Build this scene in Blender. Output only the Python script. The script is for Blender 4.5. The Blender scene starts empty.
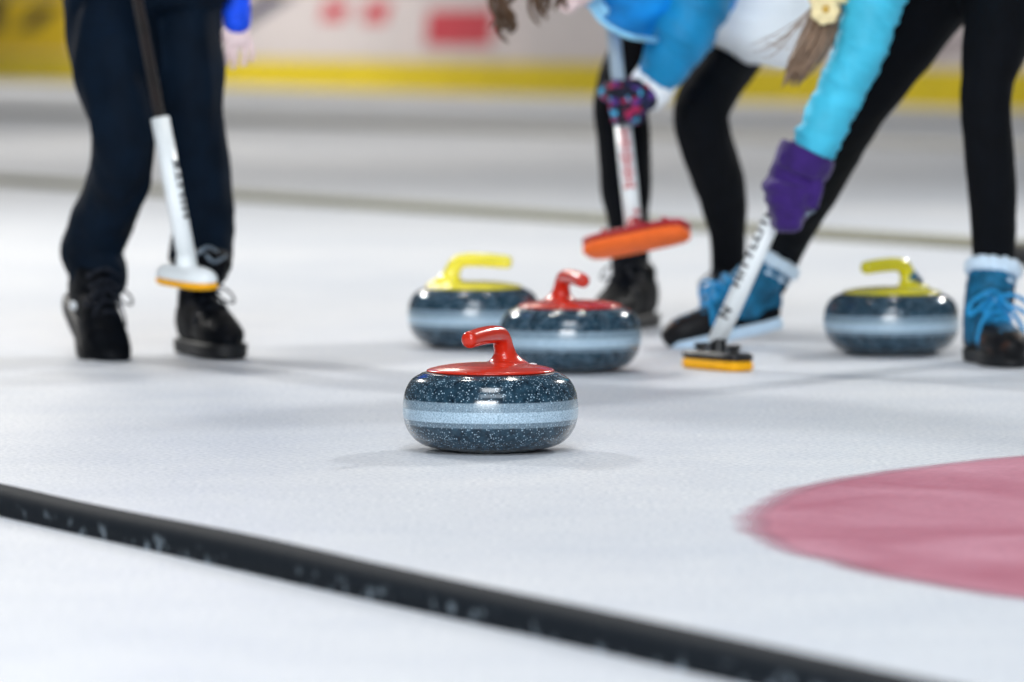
import bpy, bmesh, math, random
from mathutils import Vector, Matrix, noise
random.seed(7)
scene = bpy.context.scene
COL = scene.collection
PI = math.pi

# ------------------------------------------------------------------ camera
FPX = 5500.0
CAMH = 0.70
PITCH = math.atan((341 - 28) / FPX)
cam_d = bpy.data.cameras.new('camera')
cam = bpy.data.objects.new('camera', cam_d)
COL.objects.link(cam)
cam.location = (0, 0, CAMH)
cam.rotation_euler = (PI / 2 - PITCH, 0, 0)
cam_d.sensor_width = 36
cam_d.lens = FPX / 1024 * 36
cam_d.clip_end = 400
cam_d.dof.use_dof = True
cam_d.dof.focus_distance = 9.0
cam_d.dof.aperture_fstop = 3.6
cam_d.dof.aperture_blades = 9
scene.camera = cam

def W(px, py, d):
    """world point seen at photo pixel (px,py) lying at distance Y=d"""
    u, v = (px - 512) / FPX, (341 - py) / FPX
    c, s = math.cos(PITCH), math.sin(PITCH)
    r = Vector((u, c + v * s, -s + v * c))
    return Vector((0, 0, CAMH)) + r * (d / r.y)

def G(px, py):
    """ground point seen at pixel"""
    u, v = (px - 512) / FPX, (341 - py) / FPX
    c, s = math.cos(PITCH), math.sin(PITCH)
    r = Vector((u, c + v * s, -s + v * c))
    return Vector((0, 0, CAMH)) + r * (CAMH / -r.z)

# ------------------------------------------------------------------ materials
def lin(c):
    return tuple(((x / 255) / 12.92 if x / 255 <= .04045 else ((x / 255 + .055) / 1.055) ** 2.4) for x in c) + (1,)

class NT:
    def __init__(s, name):
        s.m = bpy.data.materials.new(name); s.m.use_nodes = True
        s.t = s.m.node_tree; s.n = s.t.nodes; s.b = s.n['Principled BSDF']
    def add(s, typ, **kw):
        nd = s.n.new(typ)
        for k, v in kw.items(): setattr(nd, k, v)
        return nd
    def link(s, a, b): s.t.links.new(a, b)
    def ramp(s, src, stops, mode='LINEAR'):
        r = s.add('ShaderNodeValToRGB'); r.color_ramp.interpolation = mode
        e = r.color_ramp.elements
        while len(e) < len(stops): e.new(.5)
        for i, (p, c) in enumerate(stops):
            e[i].position = p; e[i].color = c if len(c) == 4 else tuple(c) + (1,)
        s.link(src, r.inputs[0]); return r
    def noise(s, scale, detail=3, vec=None, dist=0):
        n = s.add('ShaderNodeTexNoise'); n.inputs['Scale'].default_value = scale
        n.inputs['Detail'].default_value = detail; n.inputs['Distortion'].default_value = dist
        if vec is not None: s.link(vec, n.inputs['Vector'])
        return n
    def bump(s, src, strength, dist=.002):
        b = s.add('ShaderNodeBump'); b.inputs['Strength'].default_value = strength
        b.inputs['Distance'].default_value = dist
        s.link(src, b.inputs['Height']); s.link(b.outputs[0], s.b.inputs['Normal']); return b
    def obj(s): return s.add('ShaderNodeTexCoord').outputs['Object']

def simple(name, col, rough=.5, spec=.5, var=.12, scale=40, bump=.15, bscale=300, coat=0, metal=0, sheen=0):
    k = NT(name)
    co = k.obj()
    n = k.noise(scale, 4, co)
    c = lin(col)
    lo = tuple(x * (1 - var) for x in c[:3]); hi = tuple(min(1, x * (1 + var)) for x in c[:3])
    r = k.ramp(n.outputs['Fac'], [(.3, lo), (.7, hi)])
    k.link(r.outputs[0], k.b.inputs['Base Color'])
    k.b.inputs['Roughness'].default_value = rough
    k.b.inputs['Specular IOR Level'].default_value = spec
    k.b.inputs['Metallic'].default_value = metal
    if coat: k.b.inputs['Coat Weight'].default_value = coat; k.b.inputs['Coat Roughness'].default_value = .08
    if sheen: k.b.inputs['Sheen Weight'].default_value = sheen
    if bump:
        n2 = k.noise(bscale, 2, co); k.bump(n2.outputs['Fac'], bump, .001)
    return k.m

M = {}
M['navy'] = simple('navy trouser cloth', (4, 19, 34), .8, .12, .3, 14, .3, 500)
M['tights'] = simple('black tights', (5, 8, 14), .85, .15, .25, 20, .2, 600)
M['royal'] = simple('royal blue cloth', (18, 80, 235), .7, .3, .2, 25, .2, 400)
M['azure'] = simple('azure jacket', (10, 140, 222), .6, .3, .3, 9, .25, 60)
M['teal'] = simple('teal sleeve', (14, 128, 180), .6, .3, .25, 12, .3, 60)
M['cyan'] = simple('turquoise jacket', (66, 186, 218), .6, .3, .16, 14, .5, 50)
M['white_cloth'] = simple('white cloth', (240, 246, 252), .7, .3, .05, 14, .25, 60)
M['piping'] = simple('pale blue piping', (150, 215, 250), .5, .4, .05)
M['purple'] = simple('purple knit', (48, 20, 98), .8, .3, .3, 22, .5, 120, sheen=.2)
M['white_plastic'] = simple('white plastic', (238, 244, 246), .3, .5, .03, 20, 0)
M['black_plastic'] = simple('black plastic', (14, 15, 18), .35, .5, .2, 30, .1)
M['carbon'] = simple('dark shaft', (22, 13, 11), .3, .35, .8, 18, 0)  # brown mottling in the colour stands in for reddish reflections
M['yellow_pad'] = simple('yellow fabric pad', (250, 178, 18), .7, .3, .08, 60, .2)
M['orange_pad'] = simple('orange fabric pad', (252, 112, 44), .7, .3, .08, 60, .2)
M['red_frame'] = simple('dark red plastic', (165, 28, 40), .35, .5, .15)
M['grey_shaft'] = simple('pale grey shaft', (165, 185, 198), .3, .5, .08)
M['shoe_black'] = simple('black leather', (4, 7, 13), .6, .12, .3, 30, .3, 160)
M['sole_black'] = simple('black rubber', (7, 10, 15), .6, .4, .2, 60, .3)
M['sole_white'] = simple('pale rubber', (196, 220, 240), .5, .4, .05)
M['lace_black'] = simple('black lace', (18, 24, 36), .7, .3, .2)
M['lace_blue'] = simple('bright blue lace', (30, 146, 204), .6, .4, .15)
M['boot_blue'] = simple('blue boot fabric', (20, 94, 130), .65, .3, .5, 35, .5, 90)
M['fur'] = simple('white fleece', (208, 228, 245), .9, .2, .1, 60, .9, 160, sheen=.4)
M['sock'] = simple('lavender sock', (120, 122, 146), .8, .2, .1)
M['skin'] = simple('skin', (236, 212, 212), .5, .4, .06, 30, .1)
M['hair'] = simple('brown hair', (78, 52, 28), .45, .5, .35, 60, .2)
M['hair_fair'] = simple('fair brown hair', (128, 104, 84), .45, .5, .25, 60, .2)
M['silver'] = simple('silver foil', (120, 135, 150), .3, .5, .3, 70, .2, metal=.7)
M['cream'] = simple('cream petal', (236, 220, 170), .6, .3, .12, 50, .2)
M['gold'] = simple('gold centre', (200, 160, 60), .4, .5, .2, 50, .1)
M['red_handle'] = simple('glossy red plastic', (196, 44, 24), .22, .45, .06, 20, 0, coat=.15)
M['yellow_handle'] = simple('glossy yellow plastic', (246, 232, 66), .22, .5, .06, 20, 0, coat=.5)
M['yellow_handle_b'] = simple('olive yellow plastic', (216, 206, 34), .2, .5, .06, 20, 0, coat=.5)
M['ink_black'] = simple('black ink', (20, 20, 24), .5, .4, .05, 20, 0)
M['ink_red'] = simple('red ink', (190, 60, 62), .5, .4, .05, 20, 0)
M['ink_white'] = simple('white ink', (225, 230, 235), .5, .4, .05, 20, 0)

# black toe leather, its brown highlight painted into the base colour
def toe_mat():
    k = NT('black toe leather painted gleam'); co = k.obj()
    n = k.noise(26, 3, co)
    r = k.ramp(n.outputs['Fac'], [(.58, lin((9, 10, 14))), (.76, lin((84, 54, 40)))])
    k.link(r.outputs[0], k.b.inputs['Base Color']); k.b.inputs['Roughness'].default_value = .55; k.b.inputs['Specular IOR Level'].default_value = .25
    return k.m
M['toe'] = toe_mat()

def knit_mat():      # patterned mitten
    k = NT('patterned knit'); co = k.obj()
    v = k.add('ShaderNodeTexVoronoi'); v.inputs['Scale'].default_value = 62
    k.link(co, v.inputs['Vector'])
    r = k.ramp(v.outputs['Color'], [(0, lin((10, 14, 30))), (.34, lin((24, 28, 70))), (.44, lin((160, 26, 76))), (.58, lin((16, 18, 40))), (.68, lin((70, 170, 215))), (.80, lin((80, 44, 126)))], 'CONSTANT')
    k.link(r.outputs[0], k.b.inputs['Base Color']); k.b.inputs['Roughness'].default_value = .85
    n = k.noise(300, 2, co); k.bump(n.outputs['Fac'], .5, .002)
    return k.m
M['knit'] = knit_mat()

def granite():
    k = NT('polished blue granite'); co = k.obj()
    n1 = k.noise(70, 5, co)
    base = k.ramp(n1.outputs['Fac'], [(.3, lin((10, 30, 44))), (.7, lin((42, 72, 90)))])
    v = k.add('ShaderNodeTexVoronoi'); v.inputs['Scale'].default_value = 300
    k.link(co, v.inputs['Vector'])
    n2 = k.noise(26, 2, co)
    sel = k.ramp(v.outputs['Color'], [(.50, (0, 0, 0)), (.80, (.9, .9, .9))])
    blob = k.ramp(v.outputs['Distance'], [(.20, (1, 1, 1)), (.50, (0, 0, 0))])
    mul = k.add('ShaderNodeMath', operation='MULTIPLY'); k.link(sel.outputs[0], mul.inputs[0]); k.link(blob.outputs[0], mul.inputs[1])
    mx = k.add('ShaderNodeMixRGB'); mx.inputs[2].default_value = lin((172, 200, 220))
    k.link(mul.outputs[0], mx.inputs[0]); k.link(base.outputs[0], mx.inputs[1])
    # striking band by height
    sep = k.add('ShaderNodeSeparateXYZ'); k.link(co, sep.inputs[0])
    z = k.add('ShaderNodeMath', operation='MULTIPLY'); z.inputs[1].default_value = 1 / .13
    k.link(sep.outputs['Z'], z.inputs[0])
    K = lambda h: h / .13
    band = k.ramp(z.outputs[0], [(0, (0, 0, 0)), (K(.0455), (0, 0, 0)), (K(.047), (.34,) * 3), (K(.054), (.34,) * 3), (K(.0555), (.95,) * 3), (K(.0715), (.95,) * 3), (K(.0735), (.52,) * 3), (K(.0870), (.48,) * 3), (K(.0885), (0, 0, 0))])
    n3 = k.noise(420, 3, co)
    bc = k.ramp(n3.outputs['Fac'], [(.3, lin((122, 152, 174))), (.7, lin((198, 222, 238)))])
    mx2 = k.add('ShaderNodeMixRGB'); k.link(band.outputs[0], mx2.inputs[0]); k.link(mx.outputs[0], mx2.inputs[1]); k.link(bc.outputs[0], mx2.inputs[2])
    k.link(mx2.outputs[0], k.b.inputs['Base Color'])
    rr = k.ramp(band.outputs[0], [(0, (.13,) * 3), (1, (.34,) * 3)])
    k.link(rr.outputs[0], k.b.inputs['Roughness'])
    k.b.inputs['Specular IOR Level'].default_value = .6
    return k.m
M['granite'] = granite()

def ice():
    k = NT('pebbled ice'); co = k.obj()
    n1 = k.noise(.55, 4, co, .4); n2 = k.noise(110, 5, co); n3 = k.noise(5, 4, co)
    r1 = k.ramp(n1.outputs['Fac'], [(.3, lin((216, 221, 228))), (.7, lin((232, 234, 237)))])
    r2 = k.ramp(n2.outputs['Fac'], [(.38, (.76, .785, .82)), (.60, (1, 1, 1))])
    r3 = k.ramp(n3.outputs['Fac'], [(.35, (.93, .94, .96)), (.65, (1, 1, 1))])
    m1 = k.add('ShaderNodeMixRGB', blend_type='MULTIPLY'); m1.inputs[0].default_value = 1
    k.link(r1.outputs[0], m1.inputs[1]); k.link(r2.outputs[0], m1.inputs[2])
    m2 = k.add('ShaderNodeMixRGB', blend_type='MULTIPLY'); m2.inputs[0].default_value = 1
    k.link(m1.outputs[0], m2.inputs[1]); k.link(r3.outputs[0], m2.inputs[2])
    k.link(m2.outputs[0], k.b.inputs['Base Color'])
    k.b.inputs['Roughness'].default_value = .42
    k.b.inputs['Specular IOR Level'].default_value = .3
    k.bump(n2.outputs['Fac'], .35, .004)
    return k.m
M['ice'] = ice()

def ring_paint():
    k = NT('red paint under frosted ice'); co = k.obj()
    n1 = k.noise(3.2, 5, co, .5); n2 = k.noise(70, 4, co)
    r1 = k.ramp(n1.outputs['Fac'], [(.3, lin((176, 88, 112))), (.72, lin((208, 142, 162)))])
    r2 = k.ramp(n2.outputs['Fac'], [(.35, (.86, .84, .86)), (.65, (1, 1, 1))])
    m1 = k.add('ShaderNodeMixRGB', blend_type='MULTIPLY'); m1.inputs[0].default_value = 1
    k.link(r1.outputs[0], m1.inputs[1]); k.link(r2.outputs[0], m1.inputs[2])
    ln = k.add('ShaderNodeVectorMath', operation='LENGTH'); k.link(co, ln.inputs[0])
    n4 = k.noise(2.2, 3, co)
    ad = k.add('ShaderNodeMath', operation='MULTIPLY_ADD'); ad.inputs[1].default_value = .10; k.link(n4.outputs['Fac'], ad.inputs[0]); k.link(ln.outputs['Value'], ad.inputs[2])
    mr = k.add('ShaderNodeMapRange'); mr.inputs[1].default_value = 1.855; mr.inputs[2].default_value = 1.915
    mr.inputs[3].default_value = 1; mr.inputs[4].default_value = 0; k.link(ad.outputs[0], mr.inputs[0])
    k.link(mr.outputs[0], k.b.inputs['Alpha']); k.link(m1.outputs[0], k.b.inputs['Base Color'])
    k.b.inputs['Roughness'].default_value = .42; k.b.inputs['Specular IOR Level'].default_value = .3
    k.bump(n2.outputs['Fac'], .35, .004)
    return k.m
M['ring'] = ring_paint()

def foam_mat(name, dark, frost, zlim):
    k = NT(name); co = k.obj()
    n = k.noise(38, 5, co); sep = k.add('ShaderNodeSeparateXYZ'); k.link(co, sep.inputs[0])
    a = k.ramp(n.outputs['Fac'], [(.57, (0, 0, 0)), (.70, (.8, .8, .8))])
    mr = k.add('ShaderNodeMapRange'); mr.inputs[1].default_value = .0; mr.inputs[2].default_value = zlim
    mr.inputs[3].default_value = 1; mr.inputs[4].default_value = 0
    k.link(sep.outputs['Z'], mr.inputs[0])
    mu = k.add('ShaderNodeMath', operation='MULTIPLY'); k.link(a.outputs[0], mu.inputs[0]); k.link(mr.outputs[0], mu.inputs[1])
    mx = k.add('ShaderNodeMixRGB'); mx.inputs[1].default_value = lin(dark); mx.inputs[2].default_value = lin(frost)
    k.link(mu.outputs[0], mx.inputs[0]); k.link(mx.outputs[0], k.b.inputs['Base Color'])
    k.b.inputs['Roughness'].default_value = .75; k.b.inputs['Specular IOR Level'].default_value = .12
    k.bump(n.outputs['Fac'], .3, .004)
    return k.m
M['foam'] = foam_mat('black foam strip', (20, 27, 34), (190, 206, 218), .026)
M['foam_far'] = foam_mat('frosted grey strip', (146, 144, 126), (190, 190, 176), .03)
M['foam_far2'] = foam_mat('frosted pale strip', (188, 187, 182), (205, 205, 202), .03)

# ------------------------------------------------------------------ mesh helpers
def mk(name, V, F, mat, parent=None, smooth=True, sub=0):
    me = bpy.data.meshes.new(name)
    off = parent_off(parent)
    me.from_pydata([tuple(Vector(v) - off) for v in V], [], F)
    me.update()
    return link(name, me, mat, parent, smooth)

def parent_off(p):
    o = Vector((0, 0, 0))
    while p is not None:
        o += p.location; p = p.parent
    return o

def link(name, me, mat, parent=None, smooth=True):
    o = bpy.data.objects.new(name, me)
    COL.objects.link(o)
    if mat and not me.materials: me.materials.append(mat)
    if smooth:
        for p in me.polygons: p.use_smooth = True
    if parent: o.parent = parent
    return o

def tag(o, label, cat, group=None, kind=None):
    o['label'] = label
    if cat: o['category'] = cat
    if group: o['group'] = group
    if kind: o['kind'] = kind
    return o

def empty(name, loc, rotz=0):
    o = bpy.data.objects.new(name, None); COL.objects.link(o)
    o.location = loc; o.rotation_euler = (0, 0, rotz); o.empty_display_size = .1
    return o

class MB:
    def __init__(s): s.V = []; s.F = []
    def add(s, V, F):
        n = len(s.V); s.V += [Vector(v) for v in V]; s.F += [tuple(i + n for i in f) for f in F]; return s
    def build(s, name, mat, parent=None, smooth=True): return mk(name, s.V, s.F, mat, parent, smooth)

def smooth_path(P, R, sub):
    """catmull-rom resample of points and radii (tuples allowed)"""
    n = len(P); oP = []; oR = []
    R = [r if isinstance(r, (tuple, list)) else (r, r) for r in R]
    for i in range(n - 1):
        p0, p1, p2, p3 = P[max(i - 1, 0)], P[i], P[i + 1], P[min(i + 2, n - 1)]
        for k in range(sub):
            t = k / sub
            a = 2 * p1; b = p2 - p0; c = 2 * p0 - 5 * p1 + 4 * p2 - p3; d = -p0 + 3 * p1 - 3 * p2 + p3
            oP.append(.5 * (a + b * t + c * t * t + d * t ** 3))
            tt = t * t * (3 - 2 * t)
            oR.append(tuple(R[i][j] * (1 - tt) + R[i + 1][j] * tt for j in (0, 1)))
    oP.append(P[-1].copy()); oR.append(R[-1])
    return oP, oR

def tube(P, R, seg=16, side=None, sub=4, cap=True, roundcap=True, power=2):
    """closed loft of ellipses along a path; R entries r or (r_side, r_front); side = reference vector for the first radius"""
    P = [Vector(p) for p in P]
    P, R = smooth_path(P, R, sub) if sub > 1 else (P, [r if isinstance(r, (tuple, list)) else (r, r) for r in R])
    n = len(P)
    T = []
    for i in range(n):
        t = P[min(i + 1, n - 1)] - P[max(i - 1, 0)]
        T.append(t.normalized())
    if roundcap:   # rounded ends
        def capring(i, sgn):
            out = []
            for a in (.35, .7, .92):
                h = R[i][0] * .6 * a if False else min(R[i]) * .7 * a
                out.append((P[i] + T[i] * sgn * h, tuple(r * math.sqrt(max(0, 1 - a * a)) for r in R[i]), T[i]))
            return out
        st = capring(0, -1)[::-1]; en = capring(n - 1, 1)
        P = [x[0] for x in st] + P + [x[0] for x in en]
        R = [x[1] for x in st] + R + [x[1] for x in en]
        T = [x[2] for x in st] + T + [x[2] for x in en]
        n = len(P)
    if side is None:
        side = Vector((1, 0, 0)) if abs(T[0].x) < .8 else Vector((0, 1, 0))
    V = []; F = []
    s = Vector(side)
    for i in range(n):
        s = (s - T[i] * s.dot(T[i])).normalized()
        f = T[i].cross(s)
        for k in range(seg):
            a = 2 * PI * k / seg
            ca, sa = math.cos(a), math.sin(a)
            if power != 2:
                ca = math.copysign(abs(ca) ** (2 / power), ca); sa = math.copysign(abs(sa) ** (2 / power), sa)
            V.append(P[i] + s * (ca * R[i][0]) + f * (sa * R[i][1]))
    for i in range(n - 1):
        for k in range(seg):
            k2 = (k + 1) % seg
            F.append((i * seg + k, i * seg + k2, (i + 1) * seg + k2, (i + 1) * seg + k))
    if cap:
        F.append(tuple(range(seg))[::-1]); F.append(tuple((n - 1) * seg + k for k in range(seg)))
    return V, F

def ellipsoid(c, rx, ry, rz, mat3=None, seg=20, rings=12):
    V = []; F = []
    c = Vector(c)
    for i in range(1, rings):
        th = PI * i / rings
        for k in range(seg):
            a = 2 * PI * k / seg
            p = Vector((rx * math.sin(th) * math.cos(a), ry * math.sin(th) * math.sin(a), rz * math.cos(th)))
            if mat3: p = mat3 @ p
            V.append(c + p)
    top = Vector((0, 0, rz)); bot = Vector((0, 0, -rz))
    if mat3: top = mat3 @ top; bot = mat3 @ bot
    V += [c + top, c + bot]
    nT = len(V) - 2; nB = nT + 1
    for i in range(rings - 2):
        for k in range(seg):
            k2 = (k + 1) % seg
            F.append((i * seg + k, (i + 1) * seg + k, (i + 1) * seg + k2, i * seg + k2))
    for k in range(seg):
        k2 = (k + 1) % seg
        F.append((nT, k, k2)); F.append((nB, (rings - 2) * seg + k2, (rings - 2) * seg + k))
    return V, F

def lathe(prof, seg=64):
    V = []; F = []; idx = []
    for r, z in prof:
        if r < 1e-6: idx.append([len(V)]); V.append(Vector((0, 0, z)))
        else:
            idx.append(list(range(len(V), len(V) + seg)))
            for k in range(seg):
                a = 2 * PI * k / seg; V.append(Vector((r * math.cos(a), r * math.sin(a), z)))
    for i in range(len(prof) - 1):
        A, B = idx[i], idx[i + 1]
        for k in range(seg):
            k2 = (k + 1) % seg
            if len(A) == 1 and len(B) == 1: continue
            if len(A) == 1: F.append((A[0], B[k2], B[k]))
            elif len(B) == 1: F.append((A[k], A[k2], B[0]))
            else: F.append((A[k], A[k2], B[k2], B[k]))
    return V, F

def dense(prof, n=5):
    out = []
    P = [Vector((r, z, 0)) for r, z in prof]
    q, _ = smooth_path(P, [1] * len(P), n)
    return [(max(0, p.x), p.y) for p in q]

def remesh(name, MBs, voxel, mat, parent, smooth_it=6, disp=None):
    """fuse closed shells to one continuous skin"""
    mb = MB()
    for V, F in MBs: mb.add(V, F)
    off = parent_off(parent)
    me = bpy.data.meshes.new('tmp'); me.from_pydata([tuple(v - off) for v in mb.V], [], mb.F); me.update()
    o = bpy.data.objects.new('tmp', me); COL.objects.link(o)
    m = o.modifiers.new('r', 'REMESH'); m.mode = 'VOXEL'; m.voxel_size = voxel; m.adaptivity = 0
    if smooth_it:
        s = o.modifiers.new('s', 'SMOOTH'); s.factor = .5; s.iterations = smooth_it
    bpy.context.view_layer.update()
    dg = bpy.context.evaluated_depsgraph_get()
    nm = bpy.data.meshes.new_from_object(o.evaluated_get(dg))
    bpy.data.objects.remove(o); bpy.data.meshes.remove(me)
    nm.name = name
    nm.materials.clear()
    if disp:
        nor = [v.normal.copy() for v in nm.vertices]
        for v, nn in zip(nm.vertices, nor):
            v.co = v.co + nn * disp(v.co + off)
        nm.update()
    return link(name, nm, mat, parent, True)

def box_along(p0, p1, w, h, bev=.01, n=1, wob=0):
    """long strip with rounded upper edges lying on the ground from p0 to p1"""
    p0 = Vector((p0.x, p0.y, 0)); p1 = Vector((p1.x, p1.y, 0))
    t = (p1 - p0).normalized(); s = Vector((t.y, -t.x, 0))
    prof = [(-w / 2, 0), (-w / 2, h - bev), (-w / 2 + bev * .3, h - bev * .3), (-w / 2 + bev, h), (w / 2 - bev, h), (w / 2 - bev * .3, h - bev * .3), (w / 2, h - bev), (w / 2, 0)]
    V = []; F = []; m = len(prof); L = (p1 - p0).length
    for i in range(n + 1):
        c = p0 + t * (L * i / n)
        ww = wob * noise.noise(Vector((i * .07, 3.1, 0))); hz = wob * .5 * noise.noise(Vector((i * .09, 9.1, 0)))
        for a, z in prof:
            V.append(c + s * (a + ww) + Vector((0, 0, z + (hz if z > 0 else 0))))
    for i in range(n):
        for k in range(m):
            k2 = (k + 1) % m
            F.append((i * m + k, (i + 1) * m + k, (i + 1) * m + k2, i * m + k2))
    F.append(tuple(range(m))); F.append(tuple(n * m + k for k in range(m))[::-1])
    return V, F

def obox(c, ax, ay, az, hx, hy, hz):
    V = []
    for i in (-1, 1):
        for j in (-1, 1):
            for k in (-1, 1): V.append(c + ax * (hx * i) + ay * (hy * j) + az * (hz * k))
    F = [(0, 1, 3, 2), (4, 6, 7, 5), (0, 4, 5, 1), (2, 3, 7, 6), (0, 2, 6, 4), (1, 5, 7, 3)]
    return V, F

def slab(c, u, v, n, hu, hv, h0, h1, power=4, seg=40, bev=.004, dome=0):
    """superellipse plate: long axis u, short axis v, extruded along n from h0 to h1"""
    V = []; F = []
    rings = [(h0, -bev), (h0 + bev, 0), (h1 - bev, 0), (h1, -bev)]
    if dome:
        rings = [(h0, -bev), (h0 + bev, 0)]
        for i in range(1, 7):
            a = i / 6 * PI / 2
            rings.append((h0 + bev + (h1 - h0 - bev) * math.sin(a), -min(hu, hv) * .93 * (1 - math.cos(a))))
    for z, ins in rings:
        for k in range(seg):
            a = 2 * PI * k / seg; ca, sa = math.cos(a), math.sin(a)
            x = math.copysign(abs(ca) ** (2 / power), ca) * (hu + ins); y = math.copysign(abs(sa) ** (2 / power), sa) * (hv + ins)
            V.append(c + u * x + v * y + n * z)
    m = len(rings)
    for i in range(m - 1):
        for k in range(seg):
            k2 = (k + 1) % seg
            F.append((i * seg + k, i * seg + k2, (i + 1) * seg + k2, (i + 1) * seg + k))
    F.append(tuple(range(seg))[::-1]); F.append(tuple((m - 1) * seg + k for k in range(seg)))
    return V, F

# ------------------------------------------------------------------ the setting
V = [(-70, -20, 0), (70, -20, 0), (70, 130, 0), (-70, 130, 0)]
fl = mk('floor', V, [(0, 1, 2, 3)], M['ice'], None, False)
tag(fl, 'white pebbled curling ice', 'ice', kind='structure')

# red outer ring of the house
c1 = Vector((2.175, 7.71, 0))
ring_c = c1
mb = MB(); N = 160
V = []; F = []
for k in range(N):
    a = 2 * PI * k / N
    for r in (1.22, 1.90): V.append(Vector((ring_c.x + r * math.cos(a), ring_c.y + r * math.sin(a), .0012)))
for k in range(N):
    k2 = (k + 1) % N
    F.append((2 * k, 2 * k + 1, 2 * k2 + 1, 2 * k2))
ro = empty('house_ring', (ring_c.x, ring_c.y, 0))
COL.objects.unlink(ro); bpy.data.objects.remove(ro)
rg = mk('house_ring', [v - ring_c for v in V], F, M['ring'], None, False)
rg.location = ring_c
tag(rg, 'faded red ring painted under the ice near the black strip', 'target ring')

def strip(name, a, b, w, h, mat, label, ext0, ext1, n, wob):
    p0, p1 = G(*a), G(*b); t = (p1 - p0).normalized()
    p0 = p0 - t * ext0; p1 = p1 + t * ext1
    V, F = box_along(p0, p1, w, h, .014, n, wob)
    o = MB().add([v - Vector((p0.x, p0.y, 0)) for v in V], F).build(name, mat)
    o.location = (p0.x, p0.y, 0)
    return tag(o, label, 'divider')
strip('sheet_divider', (0, 512), (870, 708), .05, .040, M['foam'], 'black foam divider strip crossing the foreground ice, snow along its lower edge', 2.5, 1.8, 120, .007)
strip('sheet_divider', (0, 184), (1024, 252), .07, .035, M['foam_far'], 'frosted grey divider strip on the ice behind the standing players', 6, .0, 60, .004)
strip('sheet_divider', (230, 122), (1024, 152), .12, .05, M['foam_far2'], 'blurred grey divider strip nearest the yellow kickplate boards', 10, 10, 60, .004)
# dark end block of the strip behind the front boot
bp = G(1019, 266)
blk = MB().add(*slab(Vector((0, 0, 0)), Vector((.45, -.89, 0)), Vector((.89, .45, 0)), Vector((0, 0, 1)), .16, .032, 0, .062, 6, 40, .008)).build('rubber_block', M['sole_black'])
blk.location = (bp.x + .03, bp.y, 0)
tag(blk, 'dark rubber block on the ice behind the blue boot at the frame edge', 'block')

# rink boards far away, running parallel to the sheets
B0 = G(230, 86); B1 = G(1000, 109)
bt = (B1 - B0).normalized(); bn = Vector((bt.y, -bt.x, 0))   # bn faces the camera side
if bn.y > 0: bn = -bn
def wall_s(px):
    u = (px - 512) / FPX
    # ray x = u' * y (approx, pitch small)
    k = u / math.cos(PITCH)
    # B0 + s*bt : x = k*y
    return (k * B0.y - B0.x) / (bt.x - k * bt.y)
def wall_pt(px, z, off=0):
    p = B0 + bt * wall_s(px) - 0 * bn
    return Vector((p.x, p.y, z)) + bn * off
def wall_z(px, py):
    p = B0 + bt * wall_s(px)
    u, v = (px - 512) / FPX, (341 - py) / FPX
    c, s = math.cos(PITCH), math.sin(PITCH)
    r = Vector((u, c + v * s, -s + v * c))
    return CAMH + r.z * (p.y / r.y)
M['board'] = simple('pinkish white board', (214, 206, 208), .5, .3, .05, 2, 0)
M['kick'] = simple('yellow kickplate', (216, 194, 30), .5, .3, .08, 3, 0)
M['ad_yellow'] = simple('yellow banner', (226, 192, 26), .5, .3, .06, 3, 0)
M['ad_red'] = simple('red banner block', (196, 70, 82), .5, .3, .06, 3, 0)
M['ad_pale'] = simple('pale banner', (208, 202, 204), .5, .3, .05, 3, 0)
M['ad_cream'] = simple('cream post', (214, 214, 200), .5, .3, .05, 3, 0)
M['ad_navy'] = simple('navy print', (44, 50, 84), .5, .3, .1, 3, 0)
M['ad_black'] = simple('black print', (34, 34, 40), .5, .3, .1, 3, 0)
M['ad_mauve'] = simple('mauve print', (146, 132, 140), .5, .3, .1, 3, 0)
def wall_box(s0, s1, z0, z1, th, off=0):
    a = B0 + bt * ((s0 + s1) / 2) + bn * (off + th / 2); a.z = (z0 + z1) / 2
    return obox(a, bt, bn, Vector((0, 0, 1)), (s1 - s0) / 2, th / 2, (z1 - z0) / 2)
wb = mk('wall_back', *wall_box(-60, 60, 0, 1.15, .12, -.12), M['board'], None, False); wb['kind'] = 'structure'
KZ = .33
kb = mk('baseboard_back', *wall_box(-60, 60, 0.0, KZ, .03), M['kick'], None, False); kb['kind'] = 'structure'
tr = mk('trim_1', *wall_box(-60, 60, 1.15, 1.22, .18, -.15), M['kick'], None, False); tr['kind'] = 'structure'

def banner(px0, px1, mat, label, marks, z0=KZ + .03, z1=1.12):
    s0, s1 = wall_s(px0), wall_s(px1)
    base = B0 + bt * ((s0 + s1) / 2)
    root = empty('advertising_banner', (base.x, base.y, 0))
    tag(root, label, 'banner', 'advertising banners on the boards')
    mk('panel', *wall_box(s0, s1, z0, z1, .012, .001), mat, root, False)
    for nm, m, (a, b, py0, py1, sh) in marks:
        z_a, z_b = wall_z((a + b) / 2, py1), wall_z((a + b) / 2, py0)
        sa, sb = wall_s(a), wall_s(b)
        V = []
        for off in (.014, .017):
            for (s, z) in ((sa - sh, z_a), (sb - sh, z_a), (sb + sh, z_b), (sa + sh, z_b)):
                p = B0 + bt * s + bn * off; V.append(Vector((p.x, p.y, z)))
        F = [(0, 1, 2, 3), (7, 6, 5, 4), (0, 4, 5, 1), (1, 5, 6, 2), (2, 6, 7, 3), (3, 7, 4, 0)]
        mk(nm, V, F, m, root, False)
    return root
banner(-60, 74, M['ad_yellow'], 'yellow banner with blurred black marks on the far boards', [
    ('lettering', M['ad_black'], (-12, 6, -4, 32, .1)), ('lettering', M['ad_black'], (30, 50, 6, 30, .6)), ('lettering', M['ad_black'], (-44, -26, -4, 30, .2))])
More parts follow.
